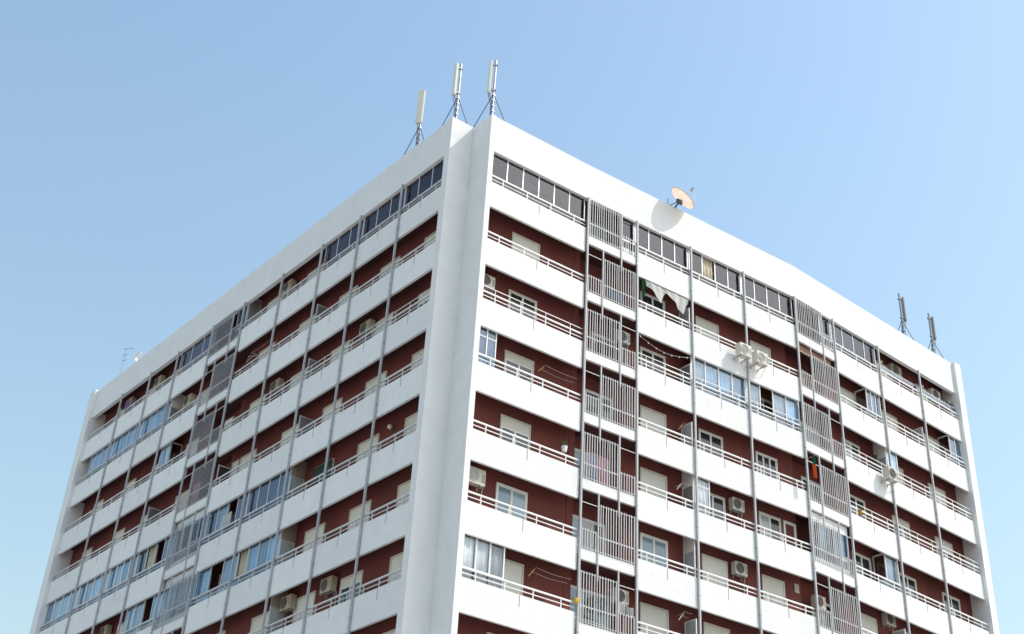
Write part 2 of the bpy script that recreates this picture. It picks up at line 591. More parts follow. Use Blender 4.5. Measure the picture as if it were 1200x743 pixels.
# ------------------------------------------------------------------ lattice bays
def lattice(F, a, b, right_first, singles, rows=8):
    """drying-loggia bay: slab band, tall slat screen on one side, low slat guard on the other, alternating by row.
    a,b in frame h; tall screen is 2/3 wide"""
    wb = (b-a)*F.k
    for k in range(NROW):
        z = -3*k
        part('lattice_slab', F, a, 0, z, boxes((0.06, wb-0.06, -0.03, 0.10, 0.5, 0.95), name='lattice_slab'), 'parapet_white')
        slab(F, a, b, k, 0.101, REC-0.001)
        if k >= rows:
            continue
        tall_left = (k % 2 == 0) ^ right_first
        ph = 0.68*wb if tall_left else 0.32*wb
        # post between the two screens, running on to the next band below
        part('screen_post', F, a+ph/F.k, -0.05, z, boxes((-0.032, 0.032, -0.03, 0.03, -0.22, 2.98 if k == 0 else 3.46), name='screen_post'), 'grey_metal')
        spans = [(0.075, ph-0.05, 3.0 if tall_left else 1.78), (ph+0.05, wb-0.075, 1.78 if tall_left else 3.0)]
        for x0, x1, zt in spans:
            w = x1-x0
            bars = [(0, w, -0.012, 0.012, 1.0, 1.03), (0, w, -0.012, 0.012, min(zt, 3)-0.03, min(zt, 3))]
            if zt > 2:
                bars.append((0.0, w, -0.012, 0.012, 1.60, 1.66))
            bars += [(-0.02, 0.0, -0.012, 0.012, 1.0, min(zt, 3)), (w, w+0.02, -0.012, 0.012, 1.0, min(zt, 3))]
            nm = 'slat_screen' if zt > 2 else 'slat_guard'
            o = part(nm, F, a + x0/F.k, -0.03, z, boxes(*bars, name=nm), 'lattice_white')
            n = max(3, int(round(w/0.142)))
            if singles:
                me = boxes((-0.014, 0.014, -0.015, 0.015, 0.951, zt+0.03), name='slat')
                for i in range(n):
                    sl = sub('slat', o, w*(i+0.5)/n, -0.03, 0, me, 'lattice_white')
                    sl.rotation_euler = (0, random.uniform(-0.006, 0.006), random.uniform(-0.12, 0.12))
            else:
                sl = sub('slats', o, 0, -0.023, 0, boxes(*[(w*(i+0.5)/n-0.011, w*(i+0.5)/n+0.011, -0.01, 0.01, 0.951, zt+0.03) for i in range(n)], name='slats'), 'lattice_grey')
                sl['kind'] = 'stuff'
        # horizontal tie above the low guard
        x0, x1, zt = spans[1] if tall_left else spans[0]
        part('tie_bar', F, a + x0/F.k, -0.03, z, boxes((0, x1-x0, -0.012, 0.012, 2.9, 2.93), name='tie_bar'), 'lattice_white')


lattice(RF[1], 5.8, 8.8, False, True)
lattice(RF[2], 19.36, 22.5, False, True, rows=6)
lattice(LF, -LX[1], -LX[0], False, False)

# ------------------------------------------------------------------ windows on the back wall
def ridged(w, z0, z1, y=-0.03, pitch=0.055):
    """roller shutter curtain of many small slats (one mesh: slats are about a pixel high)"""
    key = ('ridged', round(w, 3), round(z0, 3), round(z1, 3))
    if key in CACHE:
        return CACHE[key]
    bm = bmesh.new()
    n = max(2, int((z1-z0)/pitch))
    rows = []
    for i in range(n):
        za = z0 + (z1-z0)*i/n
        zb = z0 + (z1-z0)*(i+1)/n
        for zz, yy in ((za, y+0.010), (za+(zb-za)*0.2, y), (za+(zb-za)*0.85, y-0.004)):
            rows.append([bm.verts.new((x, yy, zz)) for x in (0, w)])
    rows.append([bm.verts.new((x, y+0.010, z1)) for x in (0, w)])
    for r1, r2 in zip(rows, rows[1:]):
        bm.faces.new((r1[0], r1[1], r2[1], r2[0]))
    # closed at the back
    b = [bm.verts.new(c) for c in ((0, y+0.02, z0), (w, y+0.02, z0), (w, y+0.02, z1), (0, y+0.02, z1))]
    bm.faces.new(b[::-1])
    bm.faces.new((b[0], b[1], rows[0][1], rows[0][0]))
    bm.faces.new((b[3], b[2], rows[-1][1], rows[-1][0])[::-1])
    CACHE[key] = mesh_from(bm, 'shutter')
    return CACHE[key]


WZ0, WZ1 = 0.76, 2.89


def window(F, h, w, k, kind, depth=WD, frame='frame_cream', panes=2, drop=None, glz='window_dark', shut='shutter_white', zb=WZ0, zt=WZ1):
    """kind: shut | half | glass"""
    z = -3*k
    fw_ = 0.07
    bs = [(0, w, -0.06, -0.002, zt-fw_, zt), (0, fw_, -0.06, -0.002, zb, zt-fw_-0.001), (w-fw_, w, -0.06, -0.002, zb, zt-fw_-0.001)]
    o = part('window', F, h, depth, z, boxes(*bs, name='window_frame'), frame)
    iw = w-2*fw_
    top = zt-fw_
    if kind == 'shut':
        sub('shutter', o, fw_, 0, 0, ridged(iw, zb, top-0.002), shut)
        return o
    if kind == 'half':
        drop = drop or 0.45
        sub('shutter', o, fw_, -0.012, 0, ridged(iw, top-drop, top-0.002), shut)
        top -= drop
    ph = (iw)/panes
    for i in range(panes):
        x = fw_+i*ph
        fr = sub('sash', o, x, 0, 0, boxes((0.003, 0.05, -0.045, -0.004, zb, top), (ph-0.05, ph-0.003, -0.045, -0.004, zb, top),
                 (0.051, ph-0.051, -0.045, -0.004, top-0.06, top-0.002), (0.051, ph-0.051, -0.045, -0.004, zb+0.85, zb+0.92), name='sash'), frame if frame != 'frame_cream' else 'frame_white')
        g = glz[i % len(glz)] if isinstance(glz, (list, tuple)) else glz
        sub('pane', o, x, 0, 0, boxes((0.045, ph-0.045, -0.025, -0.008, zb+0.01, top-0.05), name='pane'), g)
    return o


Rw = [(2.2, 1.57), (9.74, 1.54), (13.25, 1.51), (16.87, 1.41), (23.62, 1.5), (27.4, 1.5), (31.18, 1.58)]
Rkind = {
    1: ['shut', 'glass', 'shut', 'shut', 'shut', 'shut', 'shut'],
    2: ['glass', 'glass', 'glass', 'glass', 'curt', 'shut', 'shut'],
    3: ['half', 'shut', 'glass', 'glass3', 'glass', 'half', 'half'],
    4: ['half', 'shut', 'glass', 'curt', 'glass', 'glass', 'glass'],
    5: ['blue', 'blue', 'shutlow', 'shut', 'shut', 'half', 'half'],
    6: ['shut', 'shut', 'shut', 'shut', 'half', 'shut', 'shut'],
    7: ['shut', 'half', 'shut', 'shut', 'shut', 'shut', 'shut'],
    0: ['curt', 'glass', 'curt', 'glass', 'glass', 'shut', 'shut'],
}


def put_window(F, h, w, k, kd, cream):
    sh = 'shutter_cream' if cream else 'shutter_white'
    fr = 'frame_cream'
    if kd == 'shut':
        window(F, h, w, k, 'shut', shut=sh, frame=fr)
    elif kd == 'half':
        window(F, h, w, k, 'half', shut=sh, drop=random.uniform(0.3, 0.55), glz=['window_dark', 'window_dark'], frame=fr)
    elif kd == 'shutlow':
        window(F, h, w, k, 'half', shut=sh, drop=1.1, glz='window_dark', frame=fr)
    elif kd == 'glass':
        window(F, h, w, k, 'glass', glz='window_dark', frame=fr)
    elif kd == 'glass3':
        window(F, h, w, k, 'glass', glz='window_dark', frame='frame_white', panes=3)
    elif kd == 'curt':
        window(F, h, w, k, 'glass', glz=['window_curtain', 'window_dark'], frame=fr)
    elif kd == 'blue':
        window(F, h, w, k, 'glass', glz='window_blue', frame='frame_white')


for k, kinds in Rkind.items():
    for (s, w), kd in zip(Rw, kinds):
        put_window(frameR(s), s, w, k, kd, False)
Lw = [(1.05, 1.57), (4.56, 1.62), (8.12, 1.62), (11.85, 1.58), (15.86, 1.6), (22.9, 1.5), (27.0, 1.5), (30.57, 1.42), (34.9, 1.3)]
for k in range(8):
    for i, (t, w) in enumerate(Lw):
        kd = 'shut'
        if (k, i) in ((6, 1), (2, 0), (7, 0)):
            kd = 'half'
        if (k, i) in ((4, 2),):
            o = window(LF, -t-w, w, k, 'glass', glz='window_dark', frame='frame_cream')
            sub('awning_cover', o, 0.07, 0, 0, boxes((0, w-0.14, -0.12, -0.062, 2.0, 2.82), name='awning_cover'), 'green_cover')
            continue
        if k in (0, 1) and random.random() < 0.3:
            kd = 'half'
        put_window(LF, -t-w, w, k, kd, True)
window(LF, -18.3, 0.7, 3, 'shut', shut='shutter_cream')
# doors in the lattice recesses and the narrow glazed door of the fourth row
window(RF[1], 18.46, 0.8, 4, 'glass', panes=1, frame='frame_white', glz='red_stucco', depth=WD)
for F, h, k, w, g in ((RF[1], 7.0, 0, 1.7, ['window_blue', 'window_dark']), (RF[1], 7.2, 2, 1.5, ['window_dark']), (RF[1], 6.3, 4, 2.0, ['window_blue', 'window_curtain', 'window_curtain']),
                      (RF[1], 6.25, 5, 1.9, ['window_blue', 'window_curtain', 'window_dark']), (RF[1], 6.25, 6, 2.2, ['window_blue', 'window_dark', 'window_blue']), (RF[1], 6.9, 3, 1.6, ['window_dark']),
                      (RF[2], 20.6, 0, 1.7, ['window_dark']), (RF[2], 20.6, 2, 1.7, ['window_curtain']), (RF[2], 20.6, 3, 1.7, ['window_dark']), (RF[2], 20.7, 5, 1.6, ['window_dark']),
                      (LF, -21.0, 0, 2.0, ['window_blue']), (LF, -21.2, 2, 1.9, ['window_dark']), (LF, -21.2, 3, 2.2, ['window_curtain', 'window_dark']), (LF, -21.2, 4, 2.2, ['window_blue']), (LF, -21.2, 5, 2.2, ['window_blue', 'window_curtain'])):
    window(F, h, w, k, 'glass', depth=REC, frame='frame_white', panes=max(2, len(g)), glz=g)


# ------------------------------------------------------------------ glazed-in balconies
def curtain_mesh(w, z0, z1, amp=0.03, seed=0):
    key = ('curtain', round(w, 3), round(z0, 3), round(z1, 3), seed)
    if key in CACHE:
        return CACHE[key]
    rnd = random.Random(seed)
    bm = bmesh.new()
    n = max(8, int(w/0.035))
    ph = rnd.uniform(0, 6)
    f = rnd.uniform(18, 26)
    lo, hi, lo2, hi2 = [], [], [], []
    for i in range(n+1):
        x = w*i/n
        y = amp*math.sin(f*x+ph)+amp*0.5*math.sin(2.3*f*x+1.3*ph)
        lo.append(bm.verts.new((x, y, z0)))
        hi.append(bm.verts.new((x, y*0.7, z1)))
        lo2.append(bm.verts.new((x, y+0.004, z0)))
        hi2.append(bm.verts.new((x, y*0.7+0.004, z1)))
    for i in range(n):
        bm.faces.new((lo[i], lo[i+1], hi[i+1], hi[i]))
        bm.faces.new((lo2[i+1], lo2[i], hi2[i], hi2[i+1]))
        bm.faces.new((lo[i+1], lo[i], lo2[i], lo2[i+1]))
        bm.faces.new((hi[i], hi[i+1], hi2[i+1], hi2[i]))
    bm.faces.new((lo[0], hi[0], hi2[0], lo2[0]))
    bm.faces.new((lo[-1], lo2[-1], hi2[-1], hi[-1]))
    CACHE[key] = mesh_from(bm, 'curtain', True)
    return CACHE[key]


def glazing(F, a, b, k, n, g='glass_tinted', frame='aluminium', opened=(), curtains=None, ret=None, transom=False, mull=0.05, lower=None):
    """a row of sliding panes standing behind the railing; ret 'l'/'r' adds a glazed return at that end"""
    w = (b-a)*F.k
    z = -3*k
    d = 0.145
    m = mull
    bs = [(0, w, 0, 0.05, 1.722, 1.80), (0, w, 0, 0.05, 3.03, 3.11), (0, m, 0.001, 0.049, 1.801, 3.029), (w-m, w, 0.001, 0.049, 1.801, 3.029),
          (0, w, 0.004, 0.046, 3.111, 3.49), (0, w, 0.004, 0.046, 0.745, 1.32)]
    pw = (w-m)/n
    for i in range(1, n):
        x = i*pw+m/2
        bs.append((x-m/2, x+m/2, 0.001, 0.049, 1.801, 3.029))
    if transom:
        bs.append((m, w-m, 0.012, 0.038, 2.62, 2.66))
    # return frames
    for e in (ret or ''):
        x0, x1 = (0.0, m) if e == 'l' else (w-m, w)
        bs += [(x0, x1, 0.052, WD-d-0.004, 1.722, 1.79), (x0, x1, 0.052, WD-d-0.004, 3.03, 3.10), (x0, x1, WD-d-0.06, WD-d-0.004, 1.791, 3.029),
               (x0+0.004, x1-0.004, 0.052, WD-d-0.004, 0.745, 1.721)]
    o = part('balcony_glazing', F, a, d, z, boxes(*bs, name='balcony_glazing'), frame)
    for i in range(n):
        x = i*pw+m
        if i in opened:
            continue
        gg = g[i % len(g)] if isinstance(g, (list, tuple)) else g
        sub('pane', o, x, 0, 0, boxes((0.0, pw-m, 0.02, 0.028, 1.801, 3.029), name='pane'), gg)
    lg = lower or (g[0] if isinstance(g, (list, tuple)) else g)
    sub('lower_pane', o, 0, 0, 0, boxes((0.0, w, 0.02, 0.028, 1.322, 1.72), name='lower_pane'), lg)
    for e in (ret or ''):
        x0 = m/2 if e == 'l' else w-m/2
        sub('return_pane', o, x0, 0, 0, boxes((-0.004, 0.004, 0.053, WD-d-0.061, 1.792, 3.028), name='return_pane'), 'glass_clear')
    for i, c in (curtains or {}).items():
        sub('curtain', o, i*pw+m+0.01, 0.1, 0, curtain_mesh(pw-m-0.02, 1.4, 3.02, seed=i+10*k), c)
    return o


# right face, top row
glazing(RF[0], 0.28, 5.77, 0, 6, mull=0.055)
glazing(RF[1], 8.84, 12.19, 0, 4, mull=0.055)
glazing(RF[1], 12.25, 15.74, 0, 4, opened=(1,), curtains={1: 'curtain_beige'}, mull=0.055)
glazing(RF[1], 15.77, 19.33, 0, 4, mull=0.055)
glazing(RF[2], 22.55, 26.41, 0, 4, mull=0.055)
glazing(RF[1], 7.95, 8.79, 0, 1, mull=0.05)
glazing(RF[2], 21.55, 22.49, 0, 1, mull=0.05)
# right face, partial and full enclosures
glazing(RF[2], 25.2, 26.41, 1, 3, g='glass_blue', frame='frame_white', ret='l', curtains={1: 'curtain_white', 2: 'curtain_blue'})
glazing(RF[2], 32.75, 33.88, 1, 2, g='glass_blue', frame='frame_white', ret='l', curtains={1: 'curtain_blue'})
glazing(RF[1], 12.25, 15.74, 2, 4, g='glass_blue', frame='frame_white', curtains={0: 'curtain_white', 1: 'curtain_blue', 2: 'curtain_blue', 3: 'curtain_blue'}, mull=0.06)
glazing(RF[1], 15.77, 19.33, 2, 4, g='glass_blue', frame='frame_white', opened=(1,), curtains={0: 'curtain_white', 2: 'curtain_white', 3: 'curtain_blue'}, mull=0.06)
glazing(RF[2], 26.5, 27.4, 2, 1, g='glass_blue', frame='frame_white', ret='r', curtains={0: 'curtain_white'})
glazing(RF[0], 0.29, 1.26, 3, 2, g='glass_blue', frame='frame_white', ret='r', transom=True, curtains={0: 'curtain_blue', 1: 'curtain_blue'})
glazing(RF[1], 12.3, 13.2, 4, 1, g='glass_clear', frame='frame_white', ret='r', transom=True, curtains={0: 'curtain_white'})
glazing(RF[2], 19.5, 22.4, 4, 4, g='glass_blue', frame='frame_white', curtains={1: 'curtain_white', 3: 'curtain_blue'})
glazing(RF[2], 25.35, 26.41, 4, 1, g='glass_blue', frame='frame_white', ret='l', curtains={0: 'curtain_white'})
glazing(RF[0], 0.29, 2.33, 6, 3, g='glass_clear', frame='frame_white', ret='r', curtains={0: 'curtain_white', 1: 'curtain_white', 2: 'curtain_white'}, mull=0.06)
# left face
for a, b in ((0.405, 3.65), (3.68, 7.16), (7.19, 10.62)):
    glazing(LF, -b, -a, 0, 3, g='glass_purple')
glazing(LF, -26.09, -21.97, 0, 3, g='glass_purple')
glazing(LF, -19.5, -18.47, 0, 1, g='glass_purple')
glazing(LF, -29.59, -26.12, 1, 4, g='glass_blue', curtains={0: 'curtain_blue', 1: 'curtain_blue', 2: 'curtain_blue', 3: 'curtain_blue'})
glazing(LF, -33.49, -29.62, 1, 4, g='glass_blue', curtains={0: 'curtain_blue', 1: 'curtain_blue', 2: 'curtain_blue', 3: 'curtain_blue'})
glazing(LF, -36.8, -33.52, 1, 4, g='glass_blue', ret='l', curtains={0: 'curtain_blue', 1: 'curtain_blue', 2: 'curtain_blue', 3: 'curtain_blue'})
glazing(LF, -26.07, -25.0, 2, 1, g='glass_blue', ret='r', curtains={0: 'curtain_white'})
glazing(LF, -14.46, -10.66, 4, 4, g='glass_deep')
glazing(LF, -18.43, -14.49, 4, 4, g=['glass_deep', 'glass_blue', 'glass_deep', 'glass_deep'], opened=(2,), curtains={1: 'curtain_blue'})
glazing(LF, -21.9, -18.52, 4, 4, g='glass_deep', opened=(1,))
glazing(LF, -26.08, -21.98, 4, 4, g='glass_deep', opened=(1, 2), curtains={1: 'curtain_beige'})
for a, b in ((26.13, 29.58), (29.62, 33.48), (33.52, 38.0)):
    glazing(LF, -b, -a, 4, 4, g='glass_blue', frame='frame_white', curtains={i: 'curtain_blue' for i in range(4)}, mull=0.09)
glazing(LF, -14.46, -10.66, 5, 4, g='glass_blue', opened=(0,), curtains={1: 'curtain_blue', 2: 'curtain_blue', 3: 'curtain_blue', 0: 'curtain_beige'})
glazing(LF, -18.43, -14.49, 5, 3, g='glass_blue', opened=(1,), curtains={0: 'curtain_blue', 2: 'curtain_blue'})
glazing(LF, -21.9, -18.52, 5, 4, g='glass_blue', curtains={0: 'curtain_white', 3: 'curtain_blue'})
glazing(LF, -26.08, -21.98, 5, 4, g='glass_blue', opened=(2,), curtains={0: 'curtain_white', 1: 'curtain_white', 3: 'curtain_blue'})
# glass wind screens on the two far right top balconies
for a, b in ((26.5, 30.14), (30.26, 33.88)):
    o = part('wind_screen', RF[2], a, 0.1, 0, boxes((0, (b-a)*RF[2].k, 0, 0.03, 2.02, 2.05), (0, 0.03, 0, 0.03, 1.73, 2.019), name='wind_screen'), 'aluminium')
    sub('pane', o, 0, 0, 0, boxes((0.031, (b-a)*RF[2].k, 0.01, 0.018, 1.73, 2.019), name='pane'), 'glass_blue')


# ------------------------------------------------------------------ partitions between neighbouring balconies
def partition(F, h, k, low=True, panel='frosted_panel', upper=None):
    z = -3*k
    d0, d1 = 0.15, WD-0.006
    zt = 2.62 if low else 3.45
    bs = [(-0.025, 0.025, d0, d0+0.05, 0.75, zt), (-0.025, 0.025, d1-0.05, d1, 0.75, zt), (-0.025, 0.025, d0+0.051, d1-0.051, zt-0.06, zt), (-0.025, 0.025, d0+0.051, d1-0.051, 1.2, 1.25)]
    o = part('partition', F, h, 0, z, boxes(*bs, name='partition'), 'frame_white' if F is not LF else 'aluminium')
    sub('panel', o, 0, 0, 0, boxes((-0.008, 0.008, d0+0.05, d1-0.05, 0.78, zt-0.06), name='panel'), panel)
    if upper:
        sub('upper_wall', o, 0, 0, 0, boxes((-0.03, 0.03, d0, d1, zt+0.002, 3.5), name='upper_wall'), upper)


for k in range(1, 7):
    partition(RF[1], 12.22, k, panel='frosted_dark' if k in (2, 4) else 'frosted_panel', upper='shutter_cream' if k in (4, 5) else None)
partition(RF[2], 26.42, 2, upper='shutter_cream')
partition(RF[2], 26.42, 5, panel='frosted_panel')
partition(RF[2], 30.2, 1)
for k in range(1, 7):
    partition(LF, -10.63, k, panel='frosted_dark' if k < 4 else 'frosted_panel', upper='interior_beige' if k >= 4 else None)
partition(LF, -18.4, 0, low=False, panel='frosted_dark')
partition(LF, -18.4, 3, panel='interior_dark')
for k, u in ((1, 'shutter_white'), (2, 'interior_dark'), (3, None)):
    partition(LF, -26.1, k, panel='frosted_dark', upper=u)
# clay-coloured beam under the top band of the far lattice, first row
part('timber_beam', RF[2], 19.5, 0.2, -3, boxes((0, 2.85, 0, 0.18, 3.18, 3.5), name='timber_beam'), 'beam_wood')


# ------------------------------------------------------------------ air conditioners
def ac_unit(F, h, d, z, label, w=0.8, hh=0.58, dp=0.3, m='ac_white', grille='ac_grille', bracket=True, stand=0.0):
    """h,d,z: left-bottom-front corner; z relative to facade zero"""
    t = thing('air_conditioner', label, 'air conditioner', F, h, d, z, 'outdoor air conditioner units')
    me = boxes((0, w, 0, dp, 0, hh), name='casing', bevel=0.018)
    c = sub('casing', t, 0, 0, 0, me, m)
    key = ('acfan', round(w, 2), round(hh, 2))
    if key not in CACHE:
        bm = bmesh.new()
        cx, cz, R_ = w*0.38, hh*0.5, hh*0.40
        add_disc_y(bm, cx, cz, R_*0.92, R_, -0.022, -0.002, 24)
        for f in (0.75, 0.56, 0.38):
            add_disc_y(bm, cx, cz, R_*f-0.010, R_*f, -0.018, -0.008, 20)
        for a in range(8):
            an = a*math.pi/4+0.2
            x0, z0, x1, z1 = cx+R_*0.2*math.cos(an), cz+R_*0.2*math.sin(an), cx+R_*0.95*math.cos(an), cz+R_*0.95*math.sin(an)
            add_tube(bm, [(x0, -0.012, z0), (x1, -0.012, z1)], 0.005, 4)
        add_disc_y(bm, cx, cz, 0.0005, R_*0.22, -0.02, -0.006, 14)
        CACHE[key] = mesh_from(bm, 'fan_guard')
        bm = bmesh.new()
        add_disc_y(bm, cx, cz, 0.001, R_*0.915, -0.004, -0.001, 24)
        CACHE[key+('bk',)] = mesh_from(bm, 'fan_opening')
        bs = [(w*0.80, w*0.95, -0.006, -0.001, hh*0.2+i*0.05, hh*0.2+i*0.05+0.022) for i in range(7)]
        CACHE[key+('v',)] = boxes(*bs, name='side_vent')
    g = sub('fan_guard', t, 0, 0, 0, CACHE[key], grille)
    sub('fan_opening', t, 0, 0, 0, CACHE[key+('bk',)], 'ac_grille' if grille != 'ac_grille_light' else 'frosted_panel')
    sub('side_vent', t, 0, 0, 0, CACHE[key+('v',)], 'ac_grille')
    if bracket:
        L_ = dp+0.02+stand
        for x in (w*0.15, w*0.8):
            sub('bracket', t, x, 0, 0, boxes((-0.02, 0.02, 0.0, L_, -0.045, -0.002), (-0.02, 0.02, L_-0.04, L_, -0.13, -0.046), name='bracket'), 'galvanised')
    sub('pipe', t, 0, 0, 0, tubes([([(w+0.012, dp*0.6, hh*0.25), (w+0.05, dp*0.65, hh*0.12), (w+0.05, dp*0.9, -0.06), (w+0.03, dp+stand-0.015, -0.3), (w+0.03, dp+stand-0.015, -0.4 if stand else -1.5)], 0.016)], 'pipe', 6), 'rope')
    return t


SO = WD-0.31      # front of a unit fixed to the back wall
ac_unit(RF[0], 0.42, SO-0.1, -6+2.28, 'white air conditioner high beside the corner pier, third balcony row, right face', w=0.78)
ac_unit(RF[0], 0.40, SO-0.18, -15+2.28, 'large white air conditioner beside the corner pier, one row above the three-pane glazed corner', w=0.95, hh=0.66, grille='ac_grille_light')
ac_unit(RF[1], 8.02, 0.35, -6+2.38, 'air conditioner above the low slats of the near lattice column, third row', w=0.72)
ac_unit(RF[1], 8.02, 0.35, -18+2.38, 'air conditioner above white laundry at the bottom of the near lattice column', w=0.72)
ac_unit(RF[1], 14.77, -0.60, -3+0.78, 'white air conditioner hung outside the balcony, left one of the adjoining pair', w=0.74, hh=0.64, dp=0.36, stand=0.22, grille='ac_grille_light')
ac_unit(RF[1], 15.86, -0.60, -3+0.74, 'white air conditioner hung outside the balcony, right one of the adjoining pair', w=0.74, hh=0.64, dp=0.36, stand=0.22, grille='ac_grille_light')
ac_unit(RF[2], 25.38, -0.60, -6+0.84, 'lone white air conditioner hung outside a parapet before a grey post, far right', w=0.78, hh=0.66, dp=0.38, stand=0.2)
ac_unit(RF[1], 14.95, SO-0.05, -12+2.36, 'air conditioner under the slab right of a small white glazed cubicle, fifth row', w=0.72)
ac_unit(RF[1], 14.95, SO-0.05, -15+2.36, 'air conditioner on red wall right of a closed shutter, sixth row, right face', w=0.72)
ac_unit(RF[2], 20.15, 0.55, -15+2.15, 'air conditioner in dark opening of the far lattice column near the bottom', w=0.7)
ac_unit(RF[2], 28.55, SO, 2.38, 'air conditioner in open top balcony, second bay from the far right end', w=0.95, hh=0.7, m='ac_beige')
ac_unit(RF[2], 32.3, SO-0.05, 2.3, 'air conditioner in open top balcony next to the far right end pier', w=0.85, hh=0.66)
ac_unit(RF[2], 25.6, SO, -15+2.75, 'air conditioner over a white partition at the bottom right of the right face', w=0.75)
for t, k, lab, dz in ((14.55, 0, 'beige air conditioner in open top balcony left of the dark glazed bays, left face', 2.40),
                      (29.4, 0, 'beige air conditioner in open top balcony, just left of a glazed bay, left face', 2.40),
                      (33.3, 0, 'beige air conditioner above purple laundry in a top balcony, far left', 2.36),
                      (24.45, 1, 'beige air conditioner left of the lattice column, second row, left face', 2.36),
                      (6.0, 2, 'beige air conditioner on red wall nearest the corner, third row, left face', 2.40),
                      (14.05, 2, 'beige air conditioner hung mid face in the third row, left face', 2.40),
                      (9.6, 6, 'beige air conditioner near the bottom of left face, left one of two neighbours', 2.42),
                      (6.4, 6, 'beige air conditioner near the bottom of left face, right one of two neighbours', 2.42),
                      (29.15, 5, 'beige air conditioner in the bottom left corner of the picture', 2.40)):
    ac_unit(LF, -t-0.85, SO-0.06, -3*k+dz, lab, w=0.85, hh=0.62, m='ac_beige')
cb = thing('wall_cabinet', 'beige wall cabinet beside lattice column, third row of the left face', 'cabinet', LF, -19.5, 0.55, -6+1.9)
sub('body', cb, 0, 0, 0, boxes((0, 0.9, 0, 0.3, 0, 0.62), name='cabinet_body', bevel=0.015), 'ac_beige')
sub('door', cb, 0, 0, 0, boxes((0.05, 0.42, -0.02, -0.001, 0.05, 0.57), (0.46, 0.85, -0.02, -0.001, 0.05, 0.57), name='cabinet_door'), 'shutter_cream')
vt = thing('wall_vent', 'small white louvred vent on red wall beside the far lattice column', 'vent', RF[1], 18.95, WD-0.04, -15+2.58)
sub('frame', vt, 0, 0, 0, boxes((0, 0.26, 0, 0.035, 0, 0.03), (0, 0.26, 0, 0.035, 0.37, 0.4), (0, 0.03, 0, 0.035, 0.031, 0.369), (0.23, 0.26, 0, 0.035, 0.031, 0.369), name='vent_frame'), 'ac_white')
for i in range(6):
    sub('louvre', vt, 0, 0, 0.04+i*0.055, boxes((0.031, 0.229, 0.0, 0.03, 0, 0.035), name='louvre'), 'ac_white')


# ------------------------------------------------------------------ globe lamps
def globe(F, h, z, label):
    t = thing('wall_lamp', label, 'lamp', F, h, WD-0.02, z)
    bm = bmesh.new()
    bmesh.ops.create_uvsphere(bm, u_segments=14, v_segments=10, radius=0.11)
    bmesh.ops.translate(bm, verts=bm.verts[:], vec=(0, -0.17, 0.06))
    sub('globe', t, 0, 0, 0, mesh_from(bm, 'globe', True), 'lamp_glass')
    sub('arm', t, 0, 0, 0, tubes([([(0, 0.015, -0.06), (0, -0.1, -0.08), (0, -0.17, -0.055)], 0.018)], 'arm', 6), 'galvanised')


globe(RF[2], 27.7, 2.75, 'round wall lamp in open top balcony left of the larger air conditioner')
globe(RF[2], 31.55, 2.72, 'round wall lamp in the last open top balcony at the right end')
globe(LF, -3.55, -12+2.72, 'round wall lamp on red wall near the corner, fifth row, left face')
sh = thing('shelf_unit', 'small dark bracketed box fixed on the far right end pier, top row', 'box', RF[2], 33.35, 0.2, 2.3)
sub('box', sh, 0, 0, 0, boxes((0, 0.5, 0, 0.3, 0, 0.12), name='shelf_box', bevel=0.01), 'frosted_dark')
sub('bracket', sh, 0, 0, 0, boxes((0.05, 0.09, 0.05, 0.25, -0.12, -0.001), (0.4, 0.44, 0.05, 0.25, -0.12, -0.001), name='shelf_bracket'), 'dark_metal')


# ------------------------------------------------------------------ cloths and drying racks
def cloth(name, label, cat, F, h, d, z, w, hh, m, sag=0.1, seed=1, group=None, slant=0.0, amp=0.04, droop=None, parts=None):
    """hanging sheet pinned along its top edge; x to the right, hangs down to -hh, folds in y"""
    rnd = random.Random(seed)
    bm = bmesh.new()
    nx, nz = 40, 16
    p1, p2 = rnd.uniform(0, 6), rnd.uniform(0, 6)
    f1 = rnd.uniform(6, 9)/w
    grid = []
    for j in range(nz+1):
        v = j/nz
        row = []
        for i in range(nx+1):
            u = i/nx
            x = w*u
            ln = hh*(1.0 if droop is None else droop(u))
            zz = slant*u - sag*math.sin(math.pi*u) - ln*v
            y = amp*(0.4+v)*math.sin(f1*x*2+p1+0.6*v)+amp*0.5*math.sin(f1*x*4.7+p2)
            row.append(bm.verts.new((x*(1-0.06*v)+0.03*w*v, y, zz)))
        grid.append(row)
    for j in range(nz):
        for i in range(nx):
            bm.faces.new((grid[j][i], grid[j][i+1], grid[j+1][i+1], grid[j+1][i]))
    bmesh.ops.solidify(bm, geom=bm.faces[:], thickness=0.006)
    o = mk(name, mesh_from(bm, name, True), m)
    o.location = F.pt(h, d, z)
    o.rotation_euler = (0, 0, F.ang)
    o['label'] = label
    o['category'] = cat
    if group:
        o['group'] = group
    return o


def dr(u):
    """length of the sheet along its line: one full swag, a knot, one longer slanting swag"""
    def lerp(p, q, w):
        w = w*w*(3-2*w)
        return p+(q-p)*w
    for (u0_, v0_), (u1_, v1_) in zip(((0, .3), (.34, 1.0), (.47, .2), (.9, 1.08), (1.0, .35)), ((.34, 1.0), (.47, .2), (.9, 1.08), (1.0, .35))):
        if u <= u1_:
            return lerp(v0_, v1_, (u-u0_)/(u1_-u0_)) if u0_ != .47 else v0_+(v1_-v0_)*(u-u0_)/(u1_-u0_)
    return .35


